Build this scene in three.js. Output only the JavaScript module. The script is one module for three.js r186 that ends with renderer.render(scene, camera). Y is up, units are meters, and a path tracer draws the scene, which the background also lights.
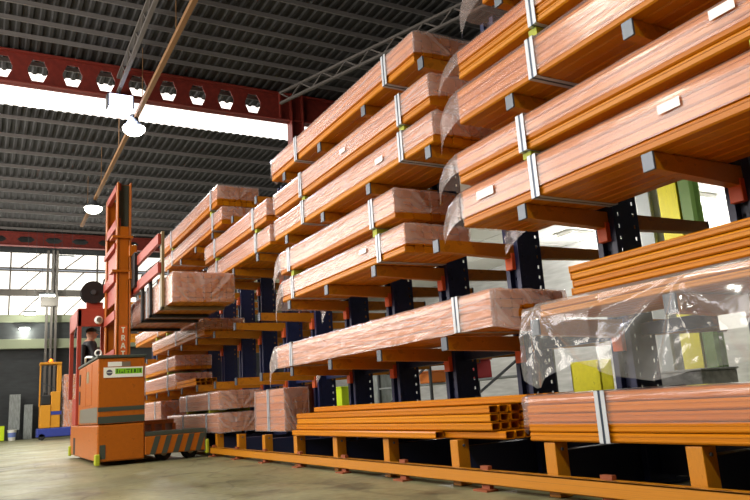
import * as THREE from 'three';
import { RoundedBoxGeometry } from 'three/addons/geometries/RoundedBoxGeometry.js';
import { mergeGeometries, mergeVertices } from 'three/addons/utils/BufferGeometryUtils.js';
import { MarchingCubes } from 'three/addons/objects/MarchingCubes.js';
import { RectAreaLightUniformsLib } from 'three/addons/lights/RectAreaLightUniformsLib.js';
import { createNoise2D, createNoise3D } from 'simplex-noise';

// ---------------------------------------------------------------- camera, lights, exposure
const scene = new THREE.Scene();
scene.background = new THREE.Color(0.75, 0.82, 0.9);
const renderer = new THREE.WebGLRenderer({ antialias: true });
renderer.toneMapping = THREE.LinearToneMapping;
renderer.toneMappingExposure = 1.0;
renderer.shadowMap.enabled = true;
RectAreaLightUniformsLib.init();

const camera = new THREE.PerspectiveCamera(39.195, 1.5, 0.05, 200);
{
  const yaw = 0.51298, pitch = 0.21153, roll = -0.06661;
  const f = new THREE.Vector3(Math.sin(yaw) * Math.cos(pitch), Math.sin(pitch), -Math.cos(yaw) * Math.cos(pitch));
  const r = new THREE.Vector3(Math.cos(yaw), 0, Math.sin(yaw)), u = r.clone().cross(f);
  const r2 = r.clone().multiplyScalar(Math.cos(roll)).addScaledVector(u, Math.sin(roll));
  const u2 = u.clone().multiplyScalar(Math.cos(roll)).addScaledVector(r, -Math.sin(roll));
  camera.quaternion.setFromRotationMatrix(new THREE.Matrix4().makeBasis(r2, u2, f.clone().negate()));
  camera.position.set(0, 0.75, 0);
}
scene.add(camera);

const SIDE_WINDOW = 9.0, FAR_WINDOW = 1.2, SKYLIGHT = 1.4, HIGH_BAY = 130, ANNEX_LAMP = 17;
function areaLight(color, intensity, w, h, pos, target) {
  const l = new THREE.RectAreaLight(color, intensity, w, h);
  l.position.set(...pos); l.lookAt(...target); l.castShadow = true; scene.add(l);
}
const DAY = 0xfff7f0;
const sideWindowZ = [-5, -11, -17, -23, -29, -35];                       // six windows of the left wall, behind and beside the camera's view
for (const z of sideWindowZ) areaLight(DAY, SIDE_WINDOW, 4.4, 5.6, [-7.85, 6.9, z], [3, 6.9, z]);
for (const x of [-3, 3, 8]) areaLight(DAY, SKYLIGHT, 5.4, 2.6, [x, 10.6, -23], [x, 0, -23]);
areaLight(DAY, FAR_WINDOW, 14, 3.2, [1.0, 8.2, -41.4], [1.0, 7.2, 0]);

// ---------------------------------------------------------------- helpers
let seed = 20240611;
function rnd() { seed |= 0; seed = seed + 0x6D2B79F5 | 0; let t = Math.imul(seed ^ seed >>> 15, 1 | seed); t = t + Math.imul(t ^ t >>> 7, 61 | t) ^ t; return ((t ^ t >>> 14) >>> 0) / 4294967296; }
const rr = (a, b) => a + (b - a) * rnd();
const noise2 = createNoise2D(rnd), noise3 = createNoise3D(rnd);
const taken = {};
function numbered(n) { const k = taken[n] = (taken[n] ?? -1) + 1; return k ? `${n}_${String(k).padStart(3, '0')}` : n; }
const ORIGIN = new THREE.Vector3();
function thing(name, label, category, [x, y, z], group) {
  const o = new THREE.Group(); o.name = numbered(name); o.position.set(x, y, z); scene.add(o);
  o.userData = { label, category, kind: 'thing' }; if (group) o.userData.group = group;
  return o;
}
function struct(name, label, pos = [0, 0, 0]) {
  const o = new THREE.Group(); o.name = name; o.position.set(...pos); scene.add(o);
  o.userData = { kind: 'structure', label };
  return o;
}
function worldOf(o) { const v = new THREE.Vector3(); for (let p = o; p && p !== scene; p = p.parent) v.add(p.position); return v; }
// a mesh from world-space geometry, set under parent with its own local origin
function part(name, g, mat, parent, label) {
  const off = worldOf(parent); g.translate(-off.x, -off.y, -off.z);
  const m = new THREE.Mesh(g, mat); m.name = name; m.castShadow = m.receiveShadow = true; parent.add(m);
  if (label) m.userData.label = label;
  return m;
}
// a mesh of shared geometry placed at world position
function place(name, g, mat, parent, [x, y, z], rot) {
  const off = worldOf(parent), m = new THREE.Mesh(g, mat); m.name = name; m.position.set(x - off.x, y - off.y, z - off.z);
  if (rot) m.rotation.set(...rot);
  m.castShadow = m.receiveShadow = true; parent.add(m); return m;
}
function single(name, g, mat, label, category, group) {          // a thing of one mesh
  g.computeBoundingBox(); const b = g.boundingBox, c = b.getCenter(new THREE.Vector3()); c.y = b.min.y;
  g.translate(-c.x, -c.y, -c.z);
  const m = new THREE.Mesh(g, mat); m.name = numbered(name); m.position.copy(c); m.castShadow = m.receiveShadow = true; scene.add(m);
  m.userData = { label, category, kind: 'thing' }; if (group) m.userData.group = group; return m;
}
function box(x0, x1, y0, y1, z0, z1, r = 0) {
  const w = Math.abs(x1 - x0), h = Math.abs(y1 - y0), d = Math.abs(z1 - z0);
  const g = r ? new RoundedBoxGeometry(w, h, d, 1, Math.min(r, w / 2.01, h / 2.01, d / 2.01)) : new THREE.BoxGeometry(w, h, d);
  g.translate((x0 + x1) / 2, (y0 + y1) / 2, (z0 + z1) / 2); return g;
}
const flat = (g) => (g.index ? g.toNonIndexed() : g);
const merge = (a) => mergeGeometries(a.map(flat));
function bar(a, b, w, h) {                                       // a straight bar of w x h between two points
  const A = new THREE.Vector3(...a), B = new THREE.Vector3(...b), L = A.distanceTo(B);
  const g = new THREE.BoxGeometry(w, h, L), o = new THREE.Object3D(); o.position.copy(A).add(B).multiplyScalar(0.5); o.lookAt(B); o.updateMatrix();
  return g.applyMatrix4(o.matrix);
}
function rod(a, b, r, seg = 10) {
  const A = new THREE.Vector3(...a), B = new THREE.Vector3(...b), L = A.distanceTo(B);
  const g = new THREE.CylinderGeometry(r, r, L, seg); g.rotateX(Math.PI / 2);
  const o = new THREE.Object3D(); o.position.copy(A).add(B).multiplyScalar(0.5); o.lookAt(B); o.updateMatrix(); return g.applyMatrix4(o.matrix);
}
function tubeAlong(pts, r, seg = 24) { return new THREE.TubeGeometry(new THREE.CatmullRomCurve3(pts.map((p) => new THREE.Vector3(...p))), seg, r, 6); }
function extrudeX(shapePts, x0, x1) {                             // polygon in (z, y), extruded along x
  const s = new THREE.Shape(shapePts.map(([z, y]) => new THREE.Vector2(-z, y)));
  const g = new THREE.ExtrudeGeometry(s, { depth: x1 - x0, bevelEnabled: false }); g.rotateY(Math.PI / 2); g.translate(x0, 0, 0); return g;
}

// ---------------------------------------------------------------- textures
function noiseTexture(size, fn, srgb, repeat = [1, 1]) {
  const d = new Uint8Array(size * size * 4);
  for (let j = 0; j < size; j++) for (let i = 0; i < size; i++) { const c = fn(i / size, j / size); for (let k = 0; k < 3; k++) d[(j * size + i) * 4 + k] = Math.max(0, Math.min(255, 255 * (Array.isArray(c) ? c[k] : c))); d[(j * size + i) * 4 + 3] = 255; }
  const t = new THREE.DataTexture(d, size, size); t.magFilter = THREE.LinearFilter; t.minFilter = THREE.LinearMipmapLinearFilter; t.generateMipmaps = true;
  t.wrapS = t.wrapT = THREE.RepeatWrapping; t.repeat.set(...repeat); if (srgb) t.colorSpace = THREE.SRGBColorSpace; t.needsUpdate = true; return t;
}
// seamless noise: sampled on a torus-like blend
function fbm(u, v, s, o = 4) { let a = 0, k = 1, n = 0; for (let i = 0; i < o; i++) { const f = s * 2 ** i; const w = (x, y) => noise2(x * f + i * 17.3, y * f - i * 9.1); const bx = u, by = v; a += k * (w(u, v) * (1 - bx) * (1 - by) + w(u - 1, v) * bx * (1 - by) + w(u, v - 1) * (1 - bx) * by + w(u - 1, v - 1) * bx * by); n += k; k *= 0.5; } return a / n; }
const floorMap = noiseTexture(1024, (u, v) => {
  const c = fbm(u, v, 3, 5), f = fbm(u, v, 40, 3), st = fbm(u + 0.37, v, 6, 4);
  let b = 0.60 + 0.16 * c + 0.09 * f; if (st > 0.18) b -= 0.16 * Math.min(1, (st - 0.18) * 5);
  const scuff = Math.abs(fbm(u, v * 0.6 + 0.2, 4, 2)); if (scuff < 0.02) b -= 0.08;
  return [b * 0.99, b * 0.98, b * 0.84];
}, true);
const floorRough = noiseTexture(512, (u, v) => 0.42 + 0.25 * (fbm(u, v, 5, 4) + 0.3) + 0.1 * fbm(u, v, 60, 2), false);
const wearMap = noiseTexture(512, (u, v) => { const n = fbm(u, v, 5, 4), f = fbm(u, v, 50, 2); const b = 0.93 + 0.07 * n + 0.05 * f - (n > 0.35 ? 0.12 : 0); return b; }, true);
const grimeMap = noiseTexture(512, (u, v) => { const n = fbm(u, v, 4, 5), f = fbm(u, v, 34, 3); return 0.82 + 0.2 * n + 0.12 * f; }, true);
const filmBump = noiseTexture(512, (u, v) => { const a = 1 - Math.abs(fbm(u, v, 5, 3)) * 1.6, b = 1 - Math.abs(fbm(u + 0.3, v, 14, 2)) * 1.5; return 0.5 * a * a + 0.4 * b * b; }, false);
const filmTrans = noiseTexture(512, (u, v) => { const a = 1 - Math.abs(fbm(u, v + 0.21, 4, 3)) * 2.2; const m = Math.max(0, a) ** 4; return 0.97 - 0.1 * m + 0.04 * fbm(u, v, 9, 3); }, false);
const brushedMap = noiseTexture(256, (u, v) => 0.8 + 0.15 * fbm(u * 0.2, v, 30, 3), true);

// ---------------------------------------------------------------- materials
const std = (color, roughness = 0.6, o = {}) => new THREE.MeshStandardMaterial({ color, roughness, ...o });
const M = {
  floor: new THREE.MeshStandardMaterial({ color: 0xd6d4b8, map: floorMap, roughness: 0.9, roughnessMap: floorRough }),
  roof: std(0x272625, 0.75, { map: grimeMap }), purlin: std(0x716d6a, 0.55), lattice: std(0x5a5550, 0.6), busbar: std(0x7d5a34, 0.6),
  redBeam: std(0x8c2f22, 0.55, { map: grimeMap }), farSteel: std(0x5a5550, 0.6),
  wallDark: std(0x44484a, 0.85, { map: grimeMap }), wallGreen: std(0x858c74, 0.7), wallGrey: std(0x55585a, 0.85, { map: grimeMap }),
  annexWall: std(0xd8dad8, 0.8, { map: grimeMap }), annexCeil: std(0xe4e5e4, 0.75),
  rackOrange: std(0xc97f0c, 0.42, { map: wearMap }), capGrey: std(0x5c626a, 0.4, { metalness: 0.4 }), connector: std(0xe0622a, 0.45),
  rackBlue: std(0x1c2650, 0.4, { map: wearMap }), rackPlate: std(0x1d2340, 0.45),
  strapWhite: std(0xc2c6cc, 0.35, { metalness: 0.15 }), strapCore: std(0x3d4656, 0.35, { metalness: 0.6 }),
  label: std(0xf4f4f2, 0.6), spacer: std(0xa6ad2e, 0.6),
  truckOrange: std(0xba6206, 0.38, { map: wearMap }), truckRed: std(0xac4230, 0.42, { map: wearMap }), truckDark: std(0x3c4338, 0.6), black: std(0x111112, 0.55), steel: std(0x8f8a7c, 0.4, { metalness: 0.6 }),
  rubber: std(0x17171a, 0.85), lime: std(0xa8b020, 0.5), white: std(0xf0f0ea, 0.5), brownPlate: std(0x8d7a54, 0.5, { map: wearMap }), skin: std(0xc98d70, 0.6),
  yellow: std(0xe8dc1c, 0.5, { map: wearMap }), greenPost: std(0x5d7a3a, 0.5), greyPost: std(0x9aa0a0, 0.55), blueTruck: std(0x2f3f9a, 0.45, { map: wearMap }), yellowTruck: std(0xd9941a, 0.45, { map: wearMap }),
  red: std(0xb02a30, 0.5), rust: std(0x8a4420, 0.7), cabinet: std(0xaab2b0, 0.6, { map: grimeMap }), hivis: std(0xd2ee12, 0.6), crate: std(0xe07a1c, 0.5), greyDark: std(0x3b3f42, 0.6), blueBucket: std(0x6f86c8, 0.5),
  beacon: new THREE.MeshStandardMaterial({ color: 0xff8020, emissive: 0xff7a20, emissiveIntensity: 1.5 }),
  dayPane: new THREE.MeshStandardMaterial({ color: 0xffffff, emissive: DAY, emissiveIntensity: 1.6, roughness: 0.6 }),
  farPane: new THREE.MeshStandardMaterial({ color: 0xffffff, emissive: 0xfff8ea, emissiveIntensity: 1.15, roughness: 0.6 }),
  bulb: new THREE.MeshStandardMaterial({ color: 0xffffff, emissive: 0xfffff0, emissiveIntensity: 9 }),
  bulbBlue: new THREE.MeshStandardMaterial({ color: 0xffffff, emissive: 0xd8dcff, emissiveIntensity: 4 }),
};
const beamTones = [0xc27600, 0xbc7100, 0xc77c02, 0xba6d00].map((c) => new THREE.MeshPhysicalMaterial({ color: c, roughness: 0.4, specularIntensity: 0.55 }));
const film = new THREE.MeshPhysicalMaterial({ color: 0xfff2ee, transmission: 0.85, transmissionMap: filmTrans, thickness: 0, roughness: 0.26, ior: 1.5, bumpMap: filmBump, bumpScale: 0.003, side: THREE.DoubleSide });
const thinFilm = new THREE.MeshPhysicalMaterial({ color: 0xfff2ee, transmission: 0.9, thickness: 0, roughness: 0.22, ior: 1.5, bumpMap: filmBump, bumpScale: 0.0012, side: THREE.DoubleSide });
const clearFilm = new THREE.MeshPhysicalMaterial({ color: 0xffffff, transmission: 0.88, thickness: 0, roughness: 0.16, ior: 1.5, side: THREE.DoubleSide });

// ================================================================ THE HALL
const HX0 = -8, HX1 = 19, AX = 9, HZ0 = -42, HZ1 = 8, ROOF = 11.02;
{ // floor of main hall and annex, one slab, uv in metres
  const f = struct('floor', 'worn grey green concrete warehouse floor');
  const g = box(HX0 - 0.3, 19.3, -0.25, 0, HZ0 - 0.3, HZ1 + 0.3); const p = g.attributes.position, uv = g.attributes.uv;
  for (let i = 0; i < p.count; i++) uv.setXY(i, p.getX(i) / 7, p.getZ(i) / 7);
  part('concrete_slab', g, M.floor, f);
}
{ // roof: corrugated sheets on purlins, with a daylight strip beyond the castellated beam
  const c = struct('ceiling', 'dark corrugated steel roof on pale purlins with a white daylight strip');
  const sheet = (z0, z1) => {
    const per = 0.27, pts = [], x0 = HX0 - 0.3, n = Math.round((HX1 + 0.3 - x0) / per), s = new THREE.Shape();
    const top = [];
    for (let i = 0; i < n; i++) for (const [a, h] of [[0, 0], [0.3, 0], [0.45, 0.045], [0.85, 0.045]]) top.push([x0 + (i + a) * per, ROOF + h]);
    top.push([x0 + n * per, ROOF]);
    s.moveTo(...top[0]); for (const q of top.slice(1)) s.lineTo(...q); for (const q of top.slice().reverse()) s.lineTo(q[0], q[1] + 0.03); s.closePath();
    const g = new THREE.ExtrudeGeometry(s, { depth: z0 - z1, bevelEnabled: false }); g.translate(0, 0, z1);
    const uv = g.attributes.uv, p = g.attributes.position; for (let i = 0; i < p.count; i++) uv.setXY(i, p.getX(i) / 3, p.getZ(i) / 3);
    return g;
  };
  part('roof_sheet', sheet(HZ1 + 0.3, -21.8), M.roof, c);
  part('roof_sheet', sheet(-24.45, HZ0 - 0.3), M.roof, c);
  const zs = []; for (let z = -20.95; z > -21.1; z -= 1) zs.push(z);
  for (let z = -19.35; z < HZ1; z += 0.85) zs.push(z);
  for (let z = -25.2; z > HZ0 + 0.5; z -= 1.72) zs.push(z);
  for (const z of zs) part('purlin', merge([box(HX0, HX1, ROOF - 0.13, ROOF - 0.115, z - 0.022, z + 0.022), box(HX0, HX1, ROOF - 0.13, ROOF, z - 0.006, z + 0.006)]), M.purlin, c);
  const n = 8, w = (HX1 - HX0) / n;
  for (let i = 0; i < n; i++) part('skylight_panel', box(HX0 + i * w + 0.01, HX0 + (i + 1) * w - 0.01, ROOF + 0.06, ROOF + 0.09, -24.5, -21.75), M.dayPane, c, 'white translucent daylight panel');
}
function castellated(name, label, zc, y0, y1, holeXs, x0, x1, hw, hh, tw = 0.03) {
  const b = struct(name, label, [(x0 + x1) / 2, y0, zc]);
  const s = new THREE.Shape([[x0, y0], [x1, y0], [x1, y1], [x0, y1]].map((p) => new THREE.Vector2(...p)));
  const yc = (y0 + y1) / 2;
  for (const x of holeXs) s.holes.push(new THREE.Path([[x - hw * 0.55, yc - hh], [x - hw, yc - hh * 0.15], [x - hw, yc + hh * 0.15], [x - hw * 0.55, yc + hh], [x + hw * 0.55, yc + hh], [x + hw, yc + hh * 0.15], [x + hw, yc - hh * 0.15], [x + hw * 0.55, yc - hh]].map((p) => new THREE.Vector2(...p))));
  const g = new THREE.ExtrudeGeometry(s, { depth: tw, bevelEnabled: false }); g.translate(0, 0, zc - tw / 2); part('web', g, M.redBeam, b);
  part('flange', box(x0, x1, y1 - 0.05, y1, zc - 0.17, zc + 0.17, 0.01), M.redBeam, b);
  part('flange', box(x0, x1, y0, y0 + 0.05, zc - 0.17, zc + 0.17, 0.01), M.redBeam, b);
  return b;
}
{
  const holes = []; for (let k = -9; k <= 7; k++) if (0.95 + 0.905 * k > HX0 + 0.6) holes.push(0.95 + 0.905 * k);
  const b = castellated('castellated_beam', 'red castellated roof beam with hexagonal holes in front of the daylight strip', -20.4, 10.0, 10.97, holes, HX0, HX1, 0.26, 0.32);
  part('stiffener', box(8.15, 8.2, 10.05, 10.92, -20.32, -20.2), M.redBeam, b);
  const holes2 = []; for (let k = -5; k <= 13; k++) holes2.push(0.3 + 1.35 * k);
  castellated('castellated_beam_001', 'dim red castellated beam above the far end windows', -40.9, 10.05, 10.8, holes2, HX0, HX1, 0.42, 0.16);
  // services under the roof
  const lat = struct('lattice_girder', 'pale steel lattice girder under the roof running to the red beam', [3.1, 10.2, -14]);
  const X = 3.1; for (const y of [10.15, 10.62]) part('chord', box(X - 0.05, X + 0.05, y - 0.04, y + 0.04, -20.3, 2), M.lattice, lat);
  for (let z = 1.5, k = 0; z > -20; z -= 0.5, k++) part('lacing_bar', bar([X, k % 2 ? 10.15 : 10.62, z], [X, k % 2 ? 10.62 : 10.15, z - 0.5], 0.04, 0.04), M.lattice, lat);
  const lat2 = struct('roof_brace', 'dark lattice roof brace running to the end of the red beam', [8.5, 10.4, -17]);
  const P = (t, y) => [8.05 + 3.4 * t, y, -19.9 + 9.2 * t];
  for (const y of [10.4, 10.75]) part('chord', bar(P(0, y), P(1, y), 0.09, 0.07), M.lattice, lat2);
  for (let k = 0; k < 20; k++) part('lacing_bar', bar(P(k / 20, k % 2 ? 10.4 : 10.75), P((k + 1) / 20, k % 2 ? 10.75 : 10.4), 0.04, 0.04), M.lattice, lat2);
  const bus = struct('lighting_rail', 'brown lamp rail hung below the roof beam', [3.55, 9.3, -14]);
  part('rail', box(3.49, 3.61, 9.24, 9.36, -33, 3, 0.01), M.busbar, bus);
  for (let z = 1; z > -33; z -= 4) part('hanger', rod([3.55, 9.36, z], [3.55, ROOF, z], 0.012, 6), M.busbar, bus);
}
{ // far end wall: concrete base, band of daylit glazing, beams
  const w = struct('wall_back', 'dark end wall below a band of bright windows', [0, 0, HZ0]);
  part('wall_lower', box(HX0 - 0.3, HX1, 0, 6.1, HZ0 - 0.3, HZ0), M.wallDark, w);
  part('wall_upper', box(HX0 - 0.3, HX1, 9.95, 11.1, HZ0 - 0.3, HZ0), M.wallDark, w);
  const t1 = struct('trim_1', 'pale green sill band under the far windows'); part('sill_band', box(HX0, HX1, 6.1, 6.5, HZ0 - 0.2, HZ0 + 0.12, 0.02), M.wallGreen, t1);
  const t2 = struct('trim_2', 'pale green horizontal beam low on the end wall'); part('wall_beam', box(HX0, HX1, 4.72, 5.18, HZ0, HZ0 + 0.35, 0.02), M.wallGreen, t2);
  part('lower_flange', box(HX0, HX1, 4.66, 4.72, HZ0, HZ0 + 0.5), M.wallGreen, t2);
  const win = struct('window_1', 'band of bright industrial windows with diagonal bracing in the end wall', [0, 6.5, HZ0]);
  const xs = []; for (let x = 3.2 - 2.2 * 5; x < AX; x += 2.2) xs.push(x);
  const ys = [6.5, 7.55, 9.0, 9.95];
  const ex = [HX0, ...xs, HX1];
  for (let i = 0; i < ex.length - 1; i++) for (let j = 0; j < 3; j++) {
    const y0 = [6.5, 7.9, 9.1][j], y1 = [7.55, 8.92, 9.95][j];
    part('pane', box(ex[i] + 0.04, ex[i + 1] - 0.04, y0, y1, HZ0 - 0.16, HZ0 - 0.14), M.farPane, win);
    part('brace', bar([ex[i] + 0.5, y0, HZ0 + 0.02], [ex[i] + 1.5, y1, HZ0 + 0.02], 0.06, 0.06), M.farSteel, win);
  }
  for (const [y0, y1] of [[7.55, 7.9], [8.92, 8.98], [9.04, 9.1]]) part('transom', box(HX0, HX1, y0, y1, HZ0 - 0.15, HZ0 + 0.05), M.farSteel, win);
  for (const x of xs) part('mullion', box(x - 0.035, x + 0.035, 6.5, 9.95, HZ0 - 0.15, HZ0 + 0.06), M.farSteel, win);
  const col = struct('end_wall_post', 'grey green steel post group standing before the far windows', [3.2, 0, HZ0 + 0.5]);
  for (const dx of [-0.34, -0.1, 0.12]) part('post', box(3.15 + dx - 0.06, 3.15 + dx + 0.06, 0, 10.0, HZ0 + 0.4, HZ0 + 0.6, 0.01), M.farSteel, col);
  part('bracket_box', box(2.5, 3.35, 6.9, 7.5, HZ0 + 0.35, HZ0 + 0.7, 0.02), M.farSteel, col);
}
{ // left wall with the side windows that light the rack fronts
  const w = struct('wall_left', 'grey side wall with a row of tall windows', [HX0, 0, 0]);
  const zs = sideWindowZ;
  part('wall_base', box(HX0 - 0.3, HX0, 0, 4.0, HZ0, HZ1), M.wallGrey, w); part('wall_head', box(HX0 - 0.3, HX0, 9.8, ROOF + 0.1, HZ0, HZ1), M.wallGrey, w);
  const cuts = [HZ1, ...zs.flatMap((z) => [z + 2.3, z - 2.3]), HZ0];
  for (let i = 0; i < cuts.length; i += 2) part('wall_pier', box(HX0 - 0.3, HX0, 4.0, 9.8, cuts[i + 1], cuts[i]), M.wallGrey, w);
  zs.forEach((z, i) => {
    const o = struct(`window_${i + 2}`, 'tall bright side window of white translucent panes', [HX0, 4.0, z]);
    for (let a = 0; a < 3; a++) for (let b = 0; b < 3; b++) part('pane', box(HX0 - 0.16, HX0 - 0.14, 4.02 + b * 1.933, 4.0 + (b + 1) * 1.933 - 0.02, z - 2.28 + a * 1.52, z - 2.28 + (a + 1) * 1.52 - 0.03), M.dayPane, o);
    for (let a = 1; a < 3; a++) part('mullion', box(HX0 - 0.2, HX0 - 0.05, 4.0, 9.8, z - 2.3 + a * 1.52 - 0.04, z - 2.3 + a * 1.52 + 0.04), M.farSteel, o);
    for (const y of [5.93, 7.87]) part('transom', box(HX0 - 0.2, HX0 - 0.05, y - 0.04, y + 0.04, z - 2.3, z + 2.3), M.farSteel, o);
  });
  const wf = struct('wall_front', 'grey end wall behind the viewer', [0, 0, HZ1]);
  part('wall_body', box(HX0 - 0.3, 19.3, 0, ROOF + 0.1, HZ1, HZ1 + 0.3), M.wallGrey, wf);
}
{ // right side: tall outer wall, and a low mezzanine with a white panelled underside behind the rack
  const w = struct('wall_right', 'dark side wall of the tall hall above the white mezzanine', [HX1, 6.4, 0]);
  part('wall_upper', box(HX1, HX1 + 0.3, 6.4, ROOF + 0.1, HZ0 - 0.3, HZ1), M.wallDark, w);
  const aw = struct('wall_annex', 'white wall under the mezzanine behind the rack', [19, 0, 0]);
  part('wall_body', box(19, 19.3, 0, 6.4, HZ0 - 0.3, HZ1), M.annexWall, aw);
  const c = struct('ceiling_annex', 'white panelled mezzanine underside behind the rack', [14, 6, 0]);
  part('deck', box(AX + 0.3, 19, 6.1, 6.4, HZ0, 4), M.annexWall, c);
  const pg = new RoundedBoxGeometry(1.9, 0.1, 2.3, 1, 0.02);
  for (let i = 0; i < 5; i++) for (let j = 0; j < 12; j++) place('ceiling_panel', pg, M.annexCeil, c, [AX + 0.3 + 0.97 + i * 1.94, 6.05, -1.5 - j * 2.34]);
  const pipe = struct('sprinkler_pipe', 'thin red sprinkler pipe under the mezzanine', [12, 4.8, 0]); part('pipe', rod([12, 5.92, 0], [12, 5.92, -30], 0.035), M.red, pipe);
}

// ---------------------------------------------------------------- lamps
function highBay(label, pos, r, mat, cd, group, rise = 1.2) {
  const t = thing('high_bay_lamp', label, 'lamp', pos, group), [x, y, z] = pos;
  const g = new THREE.LatheGeometry([[0.06, 0.42], [0.12, 0.4], [0.14, 0.22], [r * 0.6, 0.16], [r, 0.0], [r - 0.01, 0.0], [r * 0.55, 0.14], [0.1, 0.2]].map((p) => new THREE.Vector2(...p)), 20); g.translate(x, y, z);
  part('reflector', g, M.greyDark, t);
  const b = new THREE.SphereGeometry(r * 0.96, 16, 8, 0, Math.PI * 2, Math.PI / 2, Math.PI / 2); b.scale(1, 0.75, 1); b.translate(x, y + 0.02, z); part('bulb', b, mat, t, 'glowing white lamp glass');
  part('stem', rod([x, y + 0.4, z], [x, y + rise, z], 0.02, 6), M.greyDark, t);
  const l = new THREE.SpotLight(mat.emissive, cd, 0, 1.25, 0.5); l.position.set(0, -r * 0.6 - 0.1, 0); l.target.position.set(0, -5, 0); t.add(l.target); l.castShadow = true; l.shadow.radius = 8; t.add(l); l.name = 'lamp_light';
}
highBay('round white high bay lamp hung on the brown rail below the red beam', [3.5, 8.95, -20.0], 0.34, M.bulb, HIGH_BAY, undefined, 0.35);
highBay('round high bay lamp on the brown rail beyond the daylight strip', [3.5, 8.95, -28.7], 0.36, M.bulb, HIGH_BAY, undefined, 0.35);
{ // square floodlight under the lattice girder
  const t = thing('floodlight', 'bluish white square floodlight hung under the lattice girder', 'lamp', [3.13, 9.6, -20.1]);
  part('housing', box(2.75, 3.5, 9.55, 9.95, -20.3, -19.95, 0.03), M.greyDark, t);
  const g = box(2.8, 3.45, 9.5, 9.56, -20.27, -19.9, 0.02); part('lamp_glass', g, M.bulbBlue, t, 'glowing bluish lamp glass');
  part('front_glass', box(2.8, 3.45, 9.58, 9.92, -19.95, -19.92, 0.01), M.bulbBlue, t);
  part('bracket', rod([3.1, 9.95, -20.1], [3.1, 10.15, -20.1], 0.03, 6), M.greyDark, t);
  const l = new THREE.SpotLight(0xdde2ff, HIGH_BAY * 0.7, 0, 1.25, 0.5); l.position.set(0, -0.25, 0.3); l.target.position.set(0, -5, 0.6); t.add(l.target); l.castShadow = true; l.shadow.radius = 6; t.add(l);
}
highBay('lamp hung in the hall out ahead of the rack', [-3.5, 8.95, -9], 0.34, M.bulb, HIGH_BAY, undefined, 1.9);
highBay('lamp hung over the aisle near the viewer', [-1.5, 8.95, 1.0], 0.34, M.bulb, HIGH_BAY, undefined, 1.9);
function tubeLamp(label, [x, y, z], L, top) {
  const t = thing('tube_lamp', label, 'lamp', [x, y, z]);
  part('housing', box(x - L / 2, x + L / 2, y + 0.04, y + 0.14, z - 0.1, z + 0.1, 0.02), M.greyDark, t);
  part('tube', rod([x - L / 2 + 0.03, y, z + 0.02], [x + L / 2 - 0.03, y, z + 0.02], 0.06), M.bulb, t, 'glowing white tube');
  if (top) for (const s of [-1, 1]) part('hanger', rod([x + s * L / 3, y + 0.14, z], [x + s * L / 3, top, z], 0.01, 5), M.greyDark, t);
  const l = new THREE.PointLight(0xfffff0, 8); l.position.set(0, -0.25, 0.2); l.castShadow = true; t.add(l);
}
tubeLamp('tube lamp in the upper windows beside the post group', [3.6, 9.3, -40], 0.75, ROOF);
tubeLamp('tube lamp before the middle windows beside the post group', [2.75, 7.35, -40.6], 0.8, ROOF);
tubeLamp('tube lamp before the lowest row of far windows', [1.95, 6.35, -40.4], 0.6, ROOF);
tubeLamp('tube lamp on the dark end wall above the green beam', [1.78, 5.75, -41.89], 0.55);
for (const [i, [x, z]] of [[17.7, -17.3], [18.0, -12.7], [14.5, -22.5], [14.5, -7.5], [13.5, -14.5]].entries()) {
  const t = thing('ceiling_panel_lamp', ['glowing lamp under the mezzanine, farther from the yellow post', 'glowing lamp under the mezzanine beside the tall yellow post'][i] ?? 'lamp under the mezzanine behind the rack columns', 'lamp', [x, 5.8, z], i > 1 ? 'far annex ceiling lamps' : undefined);
  part('housing', box(x - 0.5, x + 0.5, 5.86, 6.0, z - 0.35, z + 0.35, 0.03), M.white, t);
  part('diffuser', box(x - 0.46, x + 0.46, 5.8, 5.87, z - 0.31, z + 0.31, 0.03), M.bulb, t, 'glowing white diffuser');
  const l = new THREE.PointLight(0xfffaf4, ANNEX_LAMP); l.position.set(0, -0.3, 0); l.castShadow = true; l.shadow.radius = 8; t.add(l);
}
{ // posts between hall and annex
  const post = (name, label, x, z, w, mat) => { const t = struct(name, label, [x, 0, z]); part('flange', box(x - 0.2, x - 0.17, 0, 6.0, z - w / 2, z + w / 2), mat, t); part('flange', box(x + 0.17, x + 0.2, 0, 6.0, z - w / 2, z + w / 2), mat, t); part('web', box(x - 0.17, x + 0.17, 0, 6.0, z - 0.015, z + 0.015), mat, t); part('base_plate', box(x - 0.3, x + 0.3, 0, 0.03, z - w / 2 - 0.08, z + w / 2 + 0.08), mat, t); };
  post('building_post', 'yellow painted steel building post beside a green post', 15.6, -11.66, 0.56, M.yellow);
  const yg = thing('post_guard', 'low yellow steel guard on the floor behind the rack', 'guard', [15.6, 0, -15.3]); part('guard_plate', merge([box(15.4, 15.45, 0, 1.5, -15.9, -14.75, 0.01), box(15.4, 15.9, 0, 1.5, -15.9, -15.85, 0.01), box(15.4, 15.9, 0, 1.5, -14.8, -14.75, 0.01)]), M.yellow, yg); part('base_plate', box(15.3, 16.0, 0, 0.02, -16.0, -14.65), M.yellow, yg);
  post('building_post_002', 'green steel building post beside a yellow post', 15.6, -11.15, 0.3, M.greenPost);
  post('building_post_003', 'grey steel building post behind the rack', 15.6, -12.45, 0.4, M.greyPost);
  for (const z of [-20.4]) { const k = numbered('hall_column'); const t = struct(k, 'dark red steel column of the tall hall', [8.8, 0, z]); part('flange', box(8.55, 8.59, 0, 10.97, z - 0.2, z + 0.2), M.redBeam, t); part('flange', box(8.95, 8.99, 0, 10.97, z - 0.2, z + 0.2), M.redBeam, t); part('web', box(8.59, 8.95, 0, 10.97, z - 0.02, z + 0.02), M.redBeam, t); }
}

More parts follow.
